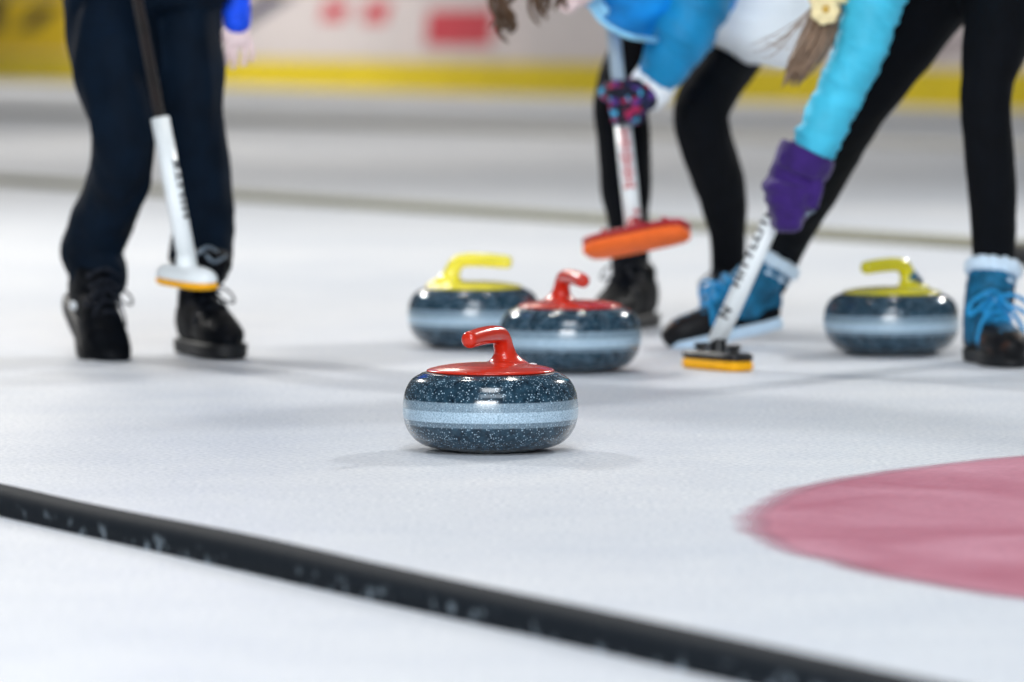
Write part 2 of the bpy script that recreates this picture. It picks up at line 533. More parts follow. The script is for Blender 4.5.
banner(226, 404, M['ad_pale'], 'pale banner with navy slash and two red blobs on the far boards', [
    ('lettering', M['ad_navy'], (238, 266, -6, 36, 1.2)), ('lettering', M['ad_red'], (324, 348, 2, 21, .1)), ('lettering', M['ad_red'], (366, 390, 2, 23, .1))])
banner(420, 506, M['ad_pale'], 'pale banner with a solid red block of print on the far boards', [
    ('lettering', M['ad_red'], (428, 494, 10, 46, .05))])
banner(526, 700, M['ad_pale'], 'pale blank banner on the far boards behind the curly hair', [])
banner(714, 1000, M['ad_pale'], 'pale banner with mauve smudges on the far boards between the turquoise sleeve and leg', [
    ('lettering', M['ad_mauve'], (936, 952, 36, 56, .1)), ('lettering', M['ad_mauve'], (962, 980, 30, 54, .1))])

# ------------------------------------------------------------------ curling stones
body_prof = [(0, .004), (.056, .004), (.062, .0025), (.066, 0), (.073, .0012), (.092, .0050), (.114, .0115), (.1305, .0240), (.1402, .040), (.1445, .056), (.1456, .066), (.1452, .080), (.1428, .096), (.1372, .110), (.1290, .1205), (.118, .127), (.106, .1305), (.05, .131), (0, .131)]
stone_me = None
def stone(name, loc, rotz, hmat, label, extra=None):
    global stone_me
    root = empty(name, loc, rotz)
    tag(root, label, 'curling stone', 'granite curling stones')
    def part(nm, V, F, mat, par=root):
        me = bpy.data.meshes.new(nm); me.from_pydata([tuple(v) for v in V], [], F); me.update()
        return link(nm, me, mat, par, True)
    part('granite_body', *lathe(dense(body_prof, 4), 96), M['granite'])
    cap = [(0, .1305), (.104, .1305), (.1068, .1318), (.1072, .1334), (.106, .1350), (.100, .1370), (.086, .1404), (.066, .1434), (.045, .1452), (.02, .146), (0, .146)]
    caps = lathe(cap, 64)
    # gooseneck: foot on the rear of the cap, grip reaching forwards
    neck = tube([Vector((-.060, 0, .140)), Vector((-.053, 0, .155)), Vector((-.0465, 0, .172)), Vector((-.037, 0, .1865)), Vector((-.016, 0, .1925)), Vector((.030, 0, .1920)), Vector((.076, 0, .1880))],
                [(.024, .024), (.0195, .0195), (.0165, .0172), (.0160, .0160), (.0152, .0152), (.0152, .0152), (.0145, .0145)], 20, (0, 1, 0), 5)
    V = []; F = []
    rg_ = [(-.062, .044, .1385), (-.0615, .040, .1425), (-.060, .034, .1465), (-.058, .028, .151), (-.055, .0225, .157), (-.0515, .0185, .164)]
    for cx, r, z in rg_:
        for k in range(32):
            a = 2 * PI * k / 32; V.append(Vector((cx + r * math.cos(a), .86 * r * math.sin(a), z)))
    for i in range(5):
        for k in range(32):
            k2 = (k + 1) % 32; F.append((i * 32 + k, i * 32 + k2, (i + 1) * 32 + k2, (i + 1) * 32 + k))
    F.append(tuple(range(32))[::-1]); F.append(tuple(160 + k for k in range(32)))
    h = remesh('handle', [neck, (V, F), caps], .0021, hmat, root, 9)
    # remesh subtracts the parent offset only; geometry above is local, so undo it
    for v in h.data.vertices: v.co += Vector(loc)
    h.data.update()
    part('seam_ring', *lathe([(.1035, .1285), (.1078, .1288), (.1082, .1302), (.1065, .1312), (.1035, .1312)], 64), M['black_plastic'])
    if extra: extra(part, root)
    return root
def neck_band(part, root):
    V, F = tube([Vector((-.0660, 0, .1500)), Vector((-.0560, 0, .1575)), Vector((-.0495, 0, .172))], [(.0275, .0215), (.0215, .0215), (.0168, .0178)], 20, (0, 1, 0), 3, roundcap=False)
    b = part('neck_band', V, F, M['silver']); b['label'] = 'silver tape band'
    V, F = tube([Vector((-.0530, 0, .163)), Vector((-.0482, 0, .174))], [(.0200, .0205), (.0172, .0180)], 20, (0, 1, 0), 2, roundcap=False)
    b = part('neck_band', V, F, M['boot_blue']); b['label'] = 'blue tape band'
def sticker(part, root):
    V, F = tube([Vector((-.090, .030, .1395)), Vector((-.084, .038, .1398))], [(.006, .0022), (.006, .0022)], 10, None, 1, roundcap=False)
    part('sticker', V, F, M['ink_white'])
D = math.radians
def SL(px, d): 
    return (W(px, 300, d).x, d, 0)
stone('curling_stone', SL(490.5, 9.10), D(243), M['red_handle'], 'speckled granite stone with red handle, nearest of all and in sharp focus', sticker)
stone('curling_stone', SL(570, 11.22), D(-70), M['red_handle'], 'red-handled granite stone just behind the sharp front stone, before the bright yellow handle')
stone('curling_stone', SL(474, 12.05), D(-12), M['yellow_handle'], 'granite stone with bright yellow handle, behind both red-handled stones')
stone('curling_stone', SL(891.5, 11.80), D(220), M['yellow_handle_b'], 'granite stone with olive yellow handle and taped neck beside the blue boot', neck_band)

# ------------------------------------------------------------------ hands
def fist(C, a, p, R, rf, spread=.021, sweep=235, start=-25, thumb=True):
    """four fingers and a thumb closed round a shaft: C centre on its axis, a axis, p direction from axis to the palm"""
    a = a.normalized(); p = (p - a * p.dot(a)).normalized(); q = a.cross(p)
    out = []
    for i, (k, l, rr) in enumerate(((1.5, .94, .95), (.5, 1, 1.0), (-.5, .97, .97), (-1.5, .82, .85))):
        pts = []; rad = []
        n = 8
        for j in range(n):
            th = D(start + (sweep * l) * j / (n - 1))
            r = R + rf * rr * (1.35 if j == 0 else 1.02)
            pts.append(C + a * (k * spread - .003 * j * (k / 1.5)) + (p * math.cos(th) + q * math.sin(th)) * r)
            rad.append(rf * rr * (1.12 - .035 * j + (.08 if j in (2, 4) else 0)))
        out.append(tube(pts, rad, 10, a, 2))
    if thumb:
        pts = [C + a * (.02) + p * (R + rf * 1.4) - q * .01]
        rad = [rf * 1.3]
        for j in range(5):
            th = D(-35 - 150 * j / 4)
            pts.append(C + a * (.036 + .004 * j) + (p * math.cos(th) + q * math.sin(th)) * (R + rf * 1.12)); rad.append(rf * (1.2 - .06 * j))
        out.append(tube(pts, rad, 10, a, 2))
    return out
def palm(C, a, p, R, rf, wrist, wr, spread=.021):
    a = a.normalized(); p = (p - a * p.dot(a)).normalized()
    k = C + p * (R + rf * 1.5)
    return [tube([wrist, wrist.lerp(k, .5), k], [wr, (spread * 1.7, wr * .95), (spread * 2.0, rf * 1.35)], 14, a, 4)]

def hanging_hand(wrist, down, fwd, side, s=1.0):
    """relaxed, half-curled hand: down = along the forearm, fwd = the way fingers curl, side = across the knuckles (index first)"""
    out = []
    kn = wrist + down * .060 * s
    out.append(tube([wrist - down * .02, wrist + down * .03 * s, kn], [(.024 * s, .019 * s), (.035 * s, .018 * s), (.038 * s, .015 * s)], 14, side, 4))
    for i, (o, l, r) in enumerate(((.031, .96, .0086), (.0125, 1.08, .0088), (-.0125, .98, .0084), (-.031, .78, .0074))):
        L = .036 * l * s
        p0 = kn + side * o * s - down * .012 * s
        p1 = kn + side * o * s * 1.22 + down * L * .85 + fwd * L * .12
        p2 = p1 + (down * .90 + fwd * .45).normalized() * L * .72
        p3 = p2 + (down * .45 + fwd * .8).normalized() * L * .55
        out.append(tube([p0, p1, p2, p3], [r * s * 1.1, r * s * 1.02, r * s * .95, r * s * .8], 10, side, 4))
    t0 = wrist + down * .018 * s + side * .022 * s
    t1 = t0 + (down * .75 + side * .80 + fwd * .25).normalized() * .044 * s
    t2 = t1 + (down * .9 + fwd * .4 + side * .1).normalized() * .028 * s
    out.append(tube([t0, t1, t2], [.014 * s, .0115 * s, .009 * s], 10, fwd, 4))
    return out

def head(c, face, up, s=1.0):
    """skull, jaw, nose, lips, brow and ears round c"""
    f = face.normalized(); u = (up - f * up.dot(f)).normalized(); r = f.cross(u)
    m = Matrix((r, f, u)).transposed()
    P = lambda x, y, z: c + (r * x + f * y + u * z) * s
    o = [ellipsoid(P(0, -.012, .03), .074 * s, .094 * s, .088 * s, m), ellipsoid(P(0, .02, -.045), .056 * s, .068 * s, .068 * s, m)]
    o.append(tube([P(0, .082, .022), P(0, .096, -.006), P(0, .108, -.022)], [.008 * s, .011 * s, .014 * s], 10, r, 3))
    o.append(ellipsoid(P(0, .080, -.055), .026 * s, .014 * s, .010 * s, m))
    o.append(ellipsoid(P(0, .066, -.092), .026 * s, .024 * s, .020 * s, m))
    for sx in (-1, 1):
        o.append(ellipsoid(P(.076 * sx, -.008, -.005), .010 * s, .022 * s, .032 * s, m))
        o.append(tube([P(.012 * sx, .084, .034), P(.045 * sx, .074, .036)], [.007 * s, .006 * s], 8, u, 2))
        o.append(ellipsoid(P(.031 * sx, .074, .012), .013 * s, .011 * s, .008 * s, m))
    return o

# ------------------------------------------------------------------ brooms
def shaft_text(name, body, p0, t, face, R, size, mat, parent, spacing=1.0, spin=0.0, length=None):
    """lettering wrapped on a round shaft, reading along t from p0, centred on the side facing 'face'"""
    cu = bpy.data.curves.new('txt', 'FONT'); cu.body = body; cu.size = size; cu.space_character = spacing
    cu.resolution_u = 2; cu.offset = .0009
    to = bpy.data.objects.new('txt', cu); COL.objects.link(to)
    bpy.context.view_layer.update()
    me = bpy.data.meshes.new_from_object(to.evaluated_get(bpy.context.evaluated_depsgraph_get()))
    bpy.data.objects.remove(to)
    if length:
        q = length / max(v.co.x for v in me.vertices)
        for v in me.vertices: v.co.x *= q
    bm = bmesh.new(); bm.from_mesh(me)
    bmesh.ops.triangulate(bm, faces=bm.faces[:])
    for _ in range(5):
        E = [e for e in bm.edges if e.calc_length() > .004]
        if not E: break
        bmesh.ops.subdivide_edges(bm, edges=E, cuts=1)
        bmesh.ops.triangulate(bm, faces=bm.faces[:])
    bm.to_mesh(me); bm.free()
    t = t.normalized(); f = (face - t * face.dot(t)).normalized(); s = t.cross(f)
    off = parent_off(parent)
    for v in me.vertices:
        a = -(v.co.y - size * .35) / R + spin
        rr = R + .0007
        v.co = p0 + t * v.co.x + (f * math.cos(a) + s * math.sin(a)) * rr - off
    me.name = name; me.update()
    me.materials.clear()
    return link(name, me, mat, parent, False)

def cyl(p0, p1, r0, r1=None, seg=24, rnd=False):
    return tube([p0, p1], [r0, r1 if r1 else r0], seg, None, 1, True, rnd)

def ring_(c, u, v, R, r, seg=20, s2=8):
    V = []; F = []
    n = u.cross(v)
    for i in range(seg):
        a = 2 * PI * i / seg; d = u * math.cos(a) + v * math.sin(a)
        for j in range(s2):
            b = 2 * PI * j / s2
            V.append(c + d * (R + r * math.cos(b)) + n * (r * math.sin(b)))
    for i in range(seg):
        for j in range(s2):
            F.append((i * s2 + j, ((i + 1) % seg) * s2 + j, ((i + 1) % seg) * s2 + (j + 1) % s2, i * s2 + (j + 1) % s2))
    return V, F

def broom(label, head_c, u, n, base, tip, style, low_len, rl, ru, mats, text):
    """head_c centre of the pad's under face; u its long axis, n its upward normal; base..tip the shaft axis"""
    root = empty('curling_broom', (head_c.x, head_c.y, head_c.z))
    tag(root, label, 'broom', 'curling brooms')
    u = (u - n * u.dot(n)).normalized(); v = n.cross(u).normalized()
    t = (tip - base).normalized()
    pad, top, low, up, joint = mats
    hu, hv = style['hu'], style['hv']
    pw = style.get('pow', 5)
    MB().add(*slab(head_c, u, v, n, hu, hv, 0, style['pad'], pw, 48, .004)).build('pad', M[pad], root)
    if style['kind'] == 'dome':
        fr = MB().add(*slab(head_c, u, v, n, hu * 1.02, hv * 1.02, style['pad'], style['pad'] + .030, 2.6, 48, .003, dome=1)).build('brush_head', M[top], root)
        sk = head_c + n * (style['pad'] + .022)
        MB().add(*tube([sk - t * .004, sk + t * .022], [.021, .019], 24, None, 1)).build('socket', M[top], root)
        d = sk - u * .030 + n * .010 - v * 0
        MB().add(*obox(d, u, v, n, .014, .011, .007)).build('hinge', M[joint], root)
    else:
        MB().add(*slab(head_c, u, v, n, hu * 1.02, hv * .96, style['pad'], style['pad'] + .016, pw, 48, .004)).build('brush_head', M[top], root)
        for sx in (-1, 1):
            k = head_c + u * (hu * .60 * sx) + n * (style['pad'] + .015)
            MB().add(*cyl(k, k + n * .012, .010, .012, 16)).add(*tube([k + n * .012 - v * .014, k + n * .012 + v * .014], [.0055, .0055], 10, None, 1)).build('clip', M[top], root)
        sk = head_c + n * (style['pad'] + .012)
        MB().add(*tube([sk, sk + n * .010, base + t * .012], [(.024, .02), (.020, .017), (rl * .9, rl * .9)], 20, u, 4)).build('socket', M[joint], root)
    b2 = base + t * low_len
    MB().add(*cyl(base, b2, rl, rl, 28)).build('lower_shaft', M[low], root)
    MB().add(*cyl(b2 - t * .002, tip, ru, ru, 24)).add(*tube([tip - t * .01, tip + t * .006], [ru * 1.1, ru], 24, None, 1)).build('upper_shaft', M[up], root)
    for (body, s0, size, mat, face, sp, spin, ln) in text:
        shaft_text('lettering', body, base + t * s0, t, face, rl, size, M[mat], root, sp, spin, ln)
    return root

Z = Vector((0, 0, 1)); X = Vector((1, 0, 0)); Y = Vector((0, 1, 0))
# broom of the left player, lifted off the ice
lb_base = W(188.5, 268, 11.36); lb_mid = W(160, 118, 11.40); lb_far = W(137, 0, 11.43)
t_l = (lb_mid - lb_base).normalized(); low_l = (lb_mid - lb_base).length
t_l2 = (lb_far - lb_base).normalized()
u_l = Vector((.62, -.78, -.06)).normalized(); n_l = Vector((-.05, -.03, 1)); n_l = (n_l - u_l * n_l.dot(u_l)).normalized()
hc_l = W(187, 286, 11.36)
LB_TIP = lb_base + t_l * 1.13
broom('white-headed broom with yellow pad and dark upper shaft, held before navy trousers', hc_l, u_l, n_l, lb_base, LB_TIP,
      dict(kind='dome', hu=.088, hv=.036, pad=.014, pow=3), low_l, .0195, .0115, ('yellow_pad', 'white_plastic', 'white_plastic', 'carbon', 'black_plastic'),
      [('HILITE', .10, .020, 'ink_black', -Y, 1.2, .95, .125)])
# broom of the middle player: lifted, orange pad showing
mb_base = W(633.5, 226, 12.16); mb_hand = W(622, 116, 12.28); mb_up = W(613, 30, 12.37)
t_m = (mb_up - mb_base).normalized()
u_m = (W(693, 230, 12.06) - W(580, 253, 12.20)).normalized()
n_m = Vector((-.04, .42, .92)); n_m = (n_m - u_m * n_m.dot(u_m)).normalized()
hc_m = W(636.5, 247, 12.12)
MB_TIP = mb_base + t_m * .74
broom('red framed broom with orange pad lifted above the ice by the bent over player', hc_m, u_m, n_m, mb_base, MB_TIP,
      dict(kind='flat', hu=.128, hv=.040, pad=.022, pow=4), (mb_hand - mb_base).length, .0195, .0155, ('orange_pad', 'red_frame', 'white_plastic', 'grey_shaft', 'red_frame'),
      [('EHIIHIEHIIHI', .082, .034, 'ink_red', -Y, 1.0, .0, .145), ('B', .022, .020, 'ink_red', -Y, 1.0, .55, None)])
# broom of the right player: sweeping, on the ice
hc_r = Vector((W(717.5, 367, 11.27).x, 11.27, .001))
u_r = (Vector((W(750, 372, 11.18).x, 11.18, 0)) - Vector((W(685, 363, 11.37).x, 11.37, 0))).normalized()
rb_base = W(716, 343, 11.28); rb_hand = W(777, 208, 11.24)
t_r = (rb_hand - rb_base).normalized()
RB_TIP = rb_base + t_r * 1.0
broom('white lettered broom with black head and yellow pad, sweeping under the purple glove', hc_r, u_r, Z, rb_base, RB_TIP,
      dict(kind='flat', hu=.094, hv=.034, pad=.020, pow=5), .46, .0195, .0125, ('yellow_pad', 'black_plastic', 'white_plastic', 'carbon', 'black_plastic'),
      [('HITTLLITI', .125, .030, 'ink_black', -Y, 1.12, -.85, .165), ('N', .055, .034, 'ink_black', -Y, 1, -.6, None)])

# ------------------------------------------------------------------ footwear
def footwear(kind, P, yaw, pitch, roll, mats, parent, scale=1.0, shaft_to=None, laces=True, flip=1, ankle=None):
    """shoe or boot; P = point under the ball of the foot, toe along local +Y; pitch lifts the heel"""
    R = Matrix.Rotation(yaw, 4, 'Z') @ Matrix.Rotation(-pitch, 4, 'X') @ Matrix.Rotation(roll, 4, 'Y')
    piv = Vector((0, .055, 0))
    if ankle is not None:
        P = ankle - R.to_3x3() @ ((Vector((0, -.055, 0)) - piv) * scale); P.z = .002
    def T(v): return P + R.to_3x3() @ ((Vector(v) - piv) * scale)
    upper, toe, sole, lace = mats
    # sole outline
    outl = [(-.125, .020, 0), (-.118, .028, 0), (-.09, .034, 0), (-.04, .034, .004), (.0, .036, .004), (.05, .044, .008), (.09, .045, .010), (.125, .036, .006), (.145, .022, .003), (.152, .010, .002)]
    V = []; F = []; top = .026
    lay = [(0.0, .93), (.004, 1.0), (top - .003, 1.03), (top, 1.0)]
    idx = []
    for z, sc in lay:
        ring = [(x0 * 1 + w * sc, y, z) for (y, w, x0) in outl] + [(x0 - w * sc, y, z) for (y, w, x0) in reversed(outl)]
        idx.append(len(V)); V += [T((x * flip, y, (zz + (.006 if y < -.03 else 0) * 0))) for x, y, zz in ring]
    m = len(outl) * 2
    for i in range(3):
        for k in range(m):
            k2 = (k + 1) % m; F.append((idx[i] + k, idx[i] + k2, idx[i + 1] + k2, idx[i + 1] + k))
    F.append(tuple(range(m))[::-1]); F.append(tuple(idx[3] + k for k in range(m)))
    mk('sole', V, F, M[sole], parent)
    # upper
    secs = [(-.118, .022, .060), (-.105, .030, .074), (-.08, .034, .082), (-.05, .035, .088), (-.02, .035, .088), (.01, .037, .080), (.04, .041, .066), (.07, .043, .053), (.10, .040, .044), (.125, .032, .037), (.142, .018, .026)]
    if kind == 'boot':
        secs = secs[:7] + [(.07, .045, .060), (.10, .044, .056), (.125, .039, .050), (.144, .024, .036)]
    pts = []; rad = []
    for y, w, h in secs:
        pts.append(T((0.006 * flip if y > 0 else 0, y, top + h / 2 - .006))); rad.append((w * scale, (h / 2 + .006) * scale))
    sh = [tube(pts, rad, 20, R.to_3x3() @ X, 2, power=2.4)]
    an = T((0, -.055, .10))
    if kind == 'boot':
        ax = shaft_to
        sh.append(tube([T((0, -.052, .055)), T((0, -.055, .10)), an.lerp(ax, .6), ax], [(.046 * scale, .058 * scale), (.046 * scale, .052 * scale), (.050 * scale, .054 * scale), (.050 * scale, .053 * scale)], 20, R.to_3x3() @ X, 4))
        sh.append(tube([T((0, .035, .078)), T((0, .005, .105)), T((0, -.012, .135))], [(.026 * scale, .012 * scale), (.033 * scale, .016 * scale), (.034 * scale, .014 * scale)], 14, R.to_3x3() @ X, 4))
    else:
        sh.append(tube([T((0, -.055, .06)), T((0, -.058, .112))], [(.036 * scale, .044 * scale), (.037 * scale, .044 * scale)], 18, R.to_3x3() @ X, 3))
        sh.append(tube([T((0, .03, .080)), T((0, .0, .108)), T((0, -.012, .124))], [(.022 * scale, .010 * scale), (.026 * scale, .011 * scale), (.028 * scale, .009 * scale)], 14, R.to_3x3() @ X, 4))
    up = remesh('upper', sh, .0035, M[upper], parent, 5, lambda p: .0015 * noise.noise(p * 60))
    if kind == 'boot':
        # black toe and heel counter shells over the fabric
        tp = []; tr_ = []
        for y, w, h in secs[6:]:
            tp.append(T((0.006 * flip, y + .002, top + h / 2 - .008))); tr_.append(((w + .002) * scale, (h / 2 + .0075) * scale))
        c1 = tube(tp, tr_, 20, R.to_3x3() @ X, 2, power=2.4)
        tc = remesh('toe_cap', [c1], .0035, M[toe], parent, 4)
        tc['label'] = 'black toe cap with painted brown gleam'
        hp = [T((0, y, top + .016)) for y in (-.112, -.08, -.04, .0, .04)]
        hc = remesh('heel_counter', [tube(hp, [(.030 * scale, .026 * scale), (.0385 * scale, .026 * scale), (.0385 * scale, .022 * scale), (.039 * scale, .020 * scale), (.0435 * scale, .018 * scale)], 18, R.to_3x3() @ X, 3)], .0035, M['shoe_black'], parent, 3)
        d = (ax - an).normalized(); s = (R.to_3x3() @ X); s = (s - d * s.dot(d)).normalized(); f = d.cross(s)
        d = (d + Vector((0, 0, .8))).normalized(); s = (s - d * s.dot(d)).normalized(); f = d.cross(s)
        fc = []
        for k in range(24):
            a0 = 2 * PI * k / 24
            fc.append(ellipsoid(ax + d * .004 + (s * math.cos(a0) * .048 + f * math.sin(a0) * .051) * scale, .0145, .0145, .0165 + .003 * (k % 2), None, 10, 8))
        fb = remesh('fur_cuff', fc + [tube([ax - d * .008, ax + d * .012], [(.05 * scale, .053 * scale)] * 2, 24, s, 1, roundcap=False)], .004, M['fur'], parent, 2, lambda p: .004 * noise.noise(p * 120))
        # pale zigzag trim below the cuff
        c = ax - d * .026; zp_ = []; zr_ = []
        for k in range(73):
            a0 = 2 * PI * k / 72
            zp_.append(c + (s * math.cos(a0) * .0515 + f * math.sin(a0) * .0545) * scale); zr_.append((.0025, .0012 + .0055 * max(0, math.cos(a0 * 9)) ** 2))
        mk('zigzag_trim', *tube(zp_, zr_, 8, f.cross(d), 1, roundcap=False), M['fur'], parent)
    # laces
    if laces:
        lr = .0042 if kind == 'boot' else .0026
        mbL = MB()
        n = 5
        for i in range(n):
            y = .045 - i * .015; z = top + .060 + (i * .0135 if i < 4 else .054) + (.004 if kind == 'boot' else 0.002)
            w = .024 + .002 * i
            mbL.add(*tube([T((-w, y - .004, z - .010)), T((-.008, y + .002, z + .003)), T((.010, y - .003, z + .004)), T((w, y + .006, z - .010))], [lr] * 4, 8, None, 4))
            mbL.add(*tube([T((w, y - .004, z - .010)), T((.008, y + .002, z + .005)), T((-.010, y - .003, z + .004)), T((-w, y + .006, z - .010))], [lr] * 4, 8, None, 4))
        kz = .132 if kind == 'boot' else .120
        kn = T((0, .004, kz + .002))
        for sx in (-1, 1):
            L = 1.45 if kind == 'boot' else 1.0
            mbL.add(*tube([kn, T((.020 * sx * L, .025, kz + .012)), T((.042 * sx * L, .032, kz - .004)), T((.046 * sx * L, .034, kz - .020 * L)), T((.028 * sx * L, .030, kz - .016)), kn], [lr] * 6, 8, None, 4))
            mbL.add(*tube([kn, T((.014 * sx, .035, kz - .006)), T((.030 * sx * L, .045, kz - .034 * L)), T((.036 * sx * L, .05, kz - .058 * L))], [lr] * 4, 8, None, 4))
        mbL.add(*ellipsoid(kn, .007, .006, .006, None, 8, 6))
        mbL.build('laces', M[lace], parent)
    return T

# ------------------------------------------------------------------ wrinkles
def folds(amp, sc, stretch=(1, 1, .45)):
    def f(p):
        q = Vector((p.x * stretch[0], p.y * stretch[1], p.z * stretch[2])) * sc
        return amp * (noise.noise(q) + .5 * noise.noise(q * 2.1 + Vector((5, 2, 1))))
    return f
def across(amp, sc):       # creases running across a limb
    def f(p):
        q = Vector((p.x * .5, p.y * .5, p.z * 1.6 + p.x * .9)) * sc
        return amp * (noise.noise(q) + .6 * noise.noise(q * 2.3 + Vector((1, 7, 3))))
    return f

def leg_path(rows, pxm, cap=0):
    """rows (px,py,d,rpx) -> points, radii in metres"""
    P = [W(a, b, d) for a, b, d, r in rows]
    R = [(r / (FPX / d), r / (FPX / d) * 1.06) for a, b, d, r in rows]
    return P, R

def ptube(rows, seg=20, sub=4, side=X, **k):
    P, R = leg_path(rows, 0)
    return tube(P, R, seg, side, sub, **k)

def thin(rows, k):
    P, R = leg_path(rows, 0)
    return P, [min(r[0], r[1]) * k for r in R]

def hair_locks(strands, mat, parent, name='hair'):
    mbh = MB()
    for pts, r in strands:
        n = len(pts)
        mbh.add(*tube(pts, [r * (.7 + .5 * math.sin(PI * min(.95, (i + .4) / n))) * (1 if i < n - 1 else .35) for i in range(n)], 6, None, 3))
    return mbh.build(name, mat, parent)

# ================================================================== player on the left
pl = empty('person', (W(150, 300, 11.6).x, 11.65, 0))
tag(pl, 'person walking in navy trousers and black shoes holding a white broom low', 'person', 'curling players')
legA = [(106, -24, 11.72, 46), (109, 10, 11.68, 44.5), (115, 60, 11.62, 44), (121, 98, 11.58, 40), (124, 126, 11.56, 35), (122, 160, 11.60, 31), (114, 197, 11.68, 31.5), (102, 226, 11.74, 33.5), (94, 248, 11.77, 33.5), (97, 264, 11.75, 30), (101, 280, 11.72, 27)]
legB = [(190, -24, 11.76, 36), (188, 10, 11.74, 34), (187, 60, 11.71, 34.5), (189, 108, 11.71, 34.5), (197, 158, 11.74, 32), (202, 205, 11.76, 31), (203, 235, 11.77, 31.5), (202, 262, 11.77, 31), (205, 277, 11.77, 22)]
hips = tube([W(150, -20, 11.73), W(150, -60, 11.74), W(150, -110, 11.76)], [(.185, .135), (.18, .13), (.165, .115)], 24, X, 4)
crease = folds(.010, 13)
def trouser_fold(p):
    return crease(p) + .004 * noise.noise(Vector((p.x * 20, p.y * 12, p.z * 34))) * max(0, 1 - abs(p.z - .22) * 5)
remesh('trousers', [ptube(legA, 24), ptube(legB, 24), hips], .0075, M['navy'], pl, 4, trouser_fold)
# bunched hem with shiny zip on the far leg
hm = []
for (a, b, r, w) in ((203, 262, 29, .45), (200, 272, 26, .4)):
    hm.append(ptube([(a - 12, b, 11.70, r * .5), (a + 4, b + 2, 11.66, r * .6), (a + 16, b + 1, 11.70, r * .5)], 14, 3, Z))
remesh('bunched_hem', hm, .004, M['shoe_black'], pl, 3, folds(.005, 40))
zp = MB()
zp.add(*tube([W(196, 256, 11.62), W(207, 247, 11.63), W(218, 252, 11.64)], [.0025, .004, .0025], 8, None, 4))
zp.add(*tube([W(206, 255, 11.62), W(214, 262, 11.62), W(226, 256, 11.64)], [.003, .004, .003], 8, None, 4))
zp.build('zip_pull', M['silver'], pl)
# shoes
sp1 = Vector((W(102, 352, 11.64).x, 11.66, .004))
tA = footwear('shoe', sp1, D(180 + 24), D(30), D(0), ('shoe_black', 'shoe_black', 'sole_black', 'lace_black'), pl, 1.14)
sp2 = Vector((W(214, 350, 11.66).x, 11.66, .004))
tB = footwear('shoe', sp2, D(180 + 20), 0, 0, ('shoe_black', 'shoe_black', 'sole_black', 'lace_black'), pl, 1.12, flip=-1)
# pale sock at the lifted shoe and small tongue label
sk = tA((0, -.055, .12))
remesh('sock', [tube([tA((-.004, -.060, .09)), tA((0, -.064, .112))], [.039, .039], 18, None, 2)], .005, M['sock'], pl, 2)
mk('shoe_emblem', *tube([tA((.0400, -.045, .050)), tA((.0425, -.020, .064))], [(.0035, .009), (.0035, .009)], 10, None, 1), M['ink_white'], pl)
# upper body
chest = W(150, -230, 11.72)
jac = [tube([W(150, -70, 11.74), W(150, -140, 11.76), W(150, -220, 11.74), W(150, -278, 11.74)], [(.185, .14), (.165, .12), (.19, .125), (.15, .09)], 24, X, 4)]
shR = W(72, -262, 11.74); elR = W(54, -160, 11.66); wrR = lb_base + t_l * .80 + Vector((-.03, .03, .02))
shL = W(228, -262, 11.76); elL = W(246, -120, 11.86); wrL = W(238, 22, 11.78)
jac.append(tube([shR, elR, wrR], [.062, .050, .036], 16, None, 5))
jac.append(tube([W(185, -262, 11.75), shL, elL, W(236, -12, 11.80), W(237, 24, 11.78)], [.06, .062, .050, .033, .0305], 16, None, 5))
remesh('jersey', jac, .007, M['royal'], pl, 4, folds(.004, 16))
dn = Vector((.05, -.10, -1)).normalized()
handL = hanging_hand(W(237.5, 22, 11.78), Vector((.09, -.05, -1)).normalized(), Vector((-.34, .94, 0)).normalized(), Vector((-.94, -.34, 0)).normalized(), .76)
handR = fist(lb_base + t_l * .82, t_l, Vector((-.6, .6, .1)), .0115, .010) + palm(lb_base + t_l * .82, t_l, Vector((-.6, .6, .1)), .0115, .010, wrR, .026)
Pa, Ra = thin(legA, .62); Pb, Rb = thin(legB, .66)
Pa = Pa + [tA((0, -.055, .085)), tA((0, .03, .05)), tA((0, .10, .042))]; Ra = Ra[:-1] + [.036, .032, .026, .016]
Pb = Pb + [tB((0, -.055, .085)), tB((0, .03, .05)), tB((0, .10, .042))]; Rb = Rb[:-1] + [.036, .032, .026, .016]
hdL = W(150, -372, 11.66)
body = [tube(Pa, Ra, 16, X, 3), tube(Pb, Rb, 16, X, 3),
        tube([W(150, -10, 11.73), W(150, -70, 11.74), W(150, -150, 11.76), W(150, -235, 11.75), W(150, -275, 11.74)], [(.14, .10), (.155, .11), (.135, .095), (.155, .10), (.11, .07)], 20, X, 4),
        tube([W(150, -262, 11.74), W(150, -330, 11.70)], [.055, .05], 14, X, 3),
        tube([W(110, -265, 11.74), shR, elR, wrR], [.045, .045, .038, .025], 14, None, 4),
        tube([W(190, -265, 11.75), shL, elL, wrL], [.045, .045, .038, .024], 14, None, 4)] + handL + handR + head(hdL, Vector((.1, -1, -.15)), Z)
remesh('body', body, .0027, M['skin'], pl, 1)
hr = [ellipsoid(hdL + Vector((0, .022, .045)), .086, .100, .088), ellipsoid(hdL + Vector((0, .05, -.02)), .075, .06, .08)]
remesh('hair', hr, .006, M['hair'], pl, 2, folds(.005, 50))

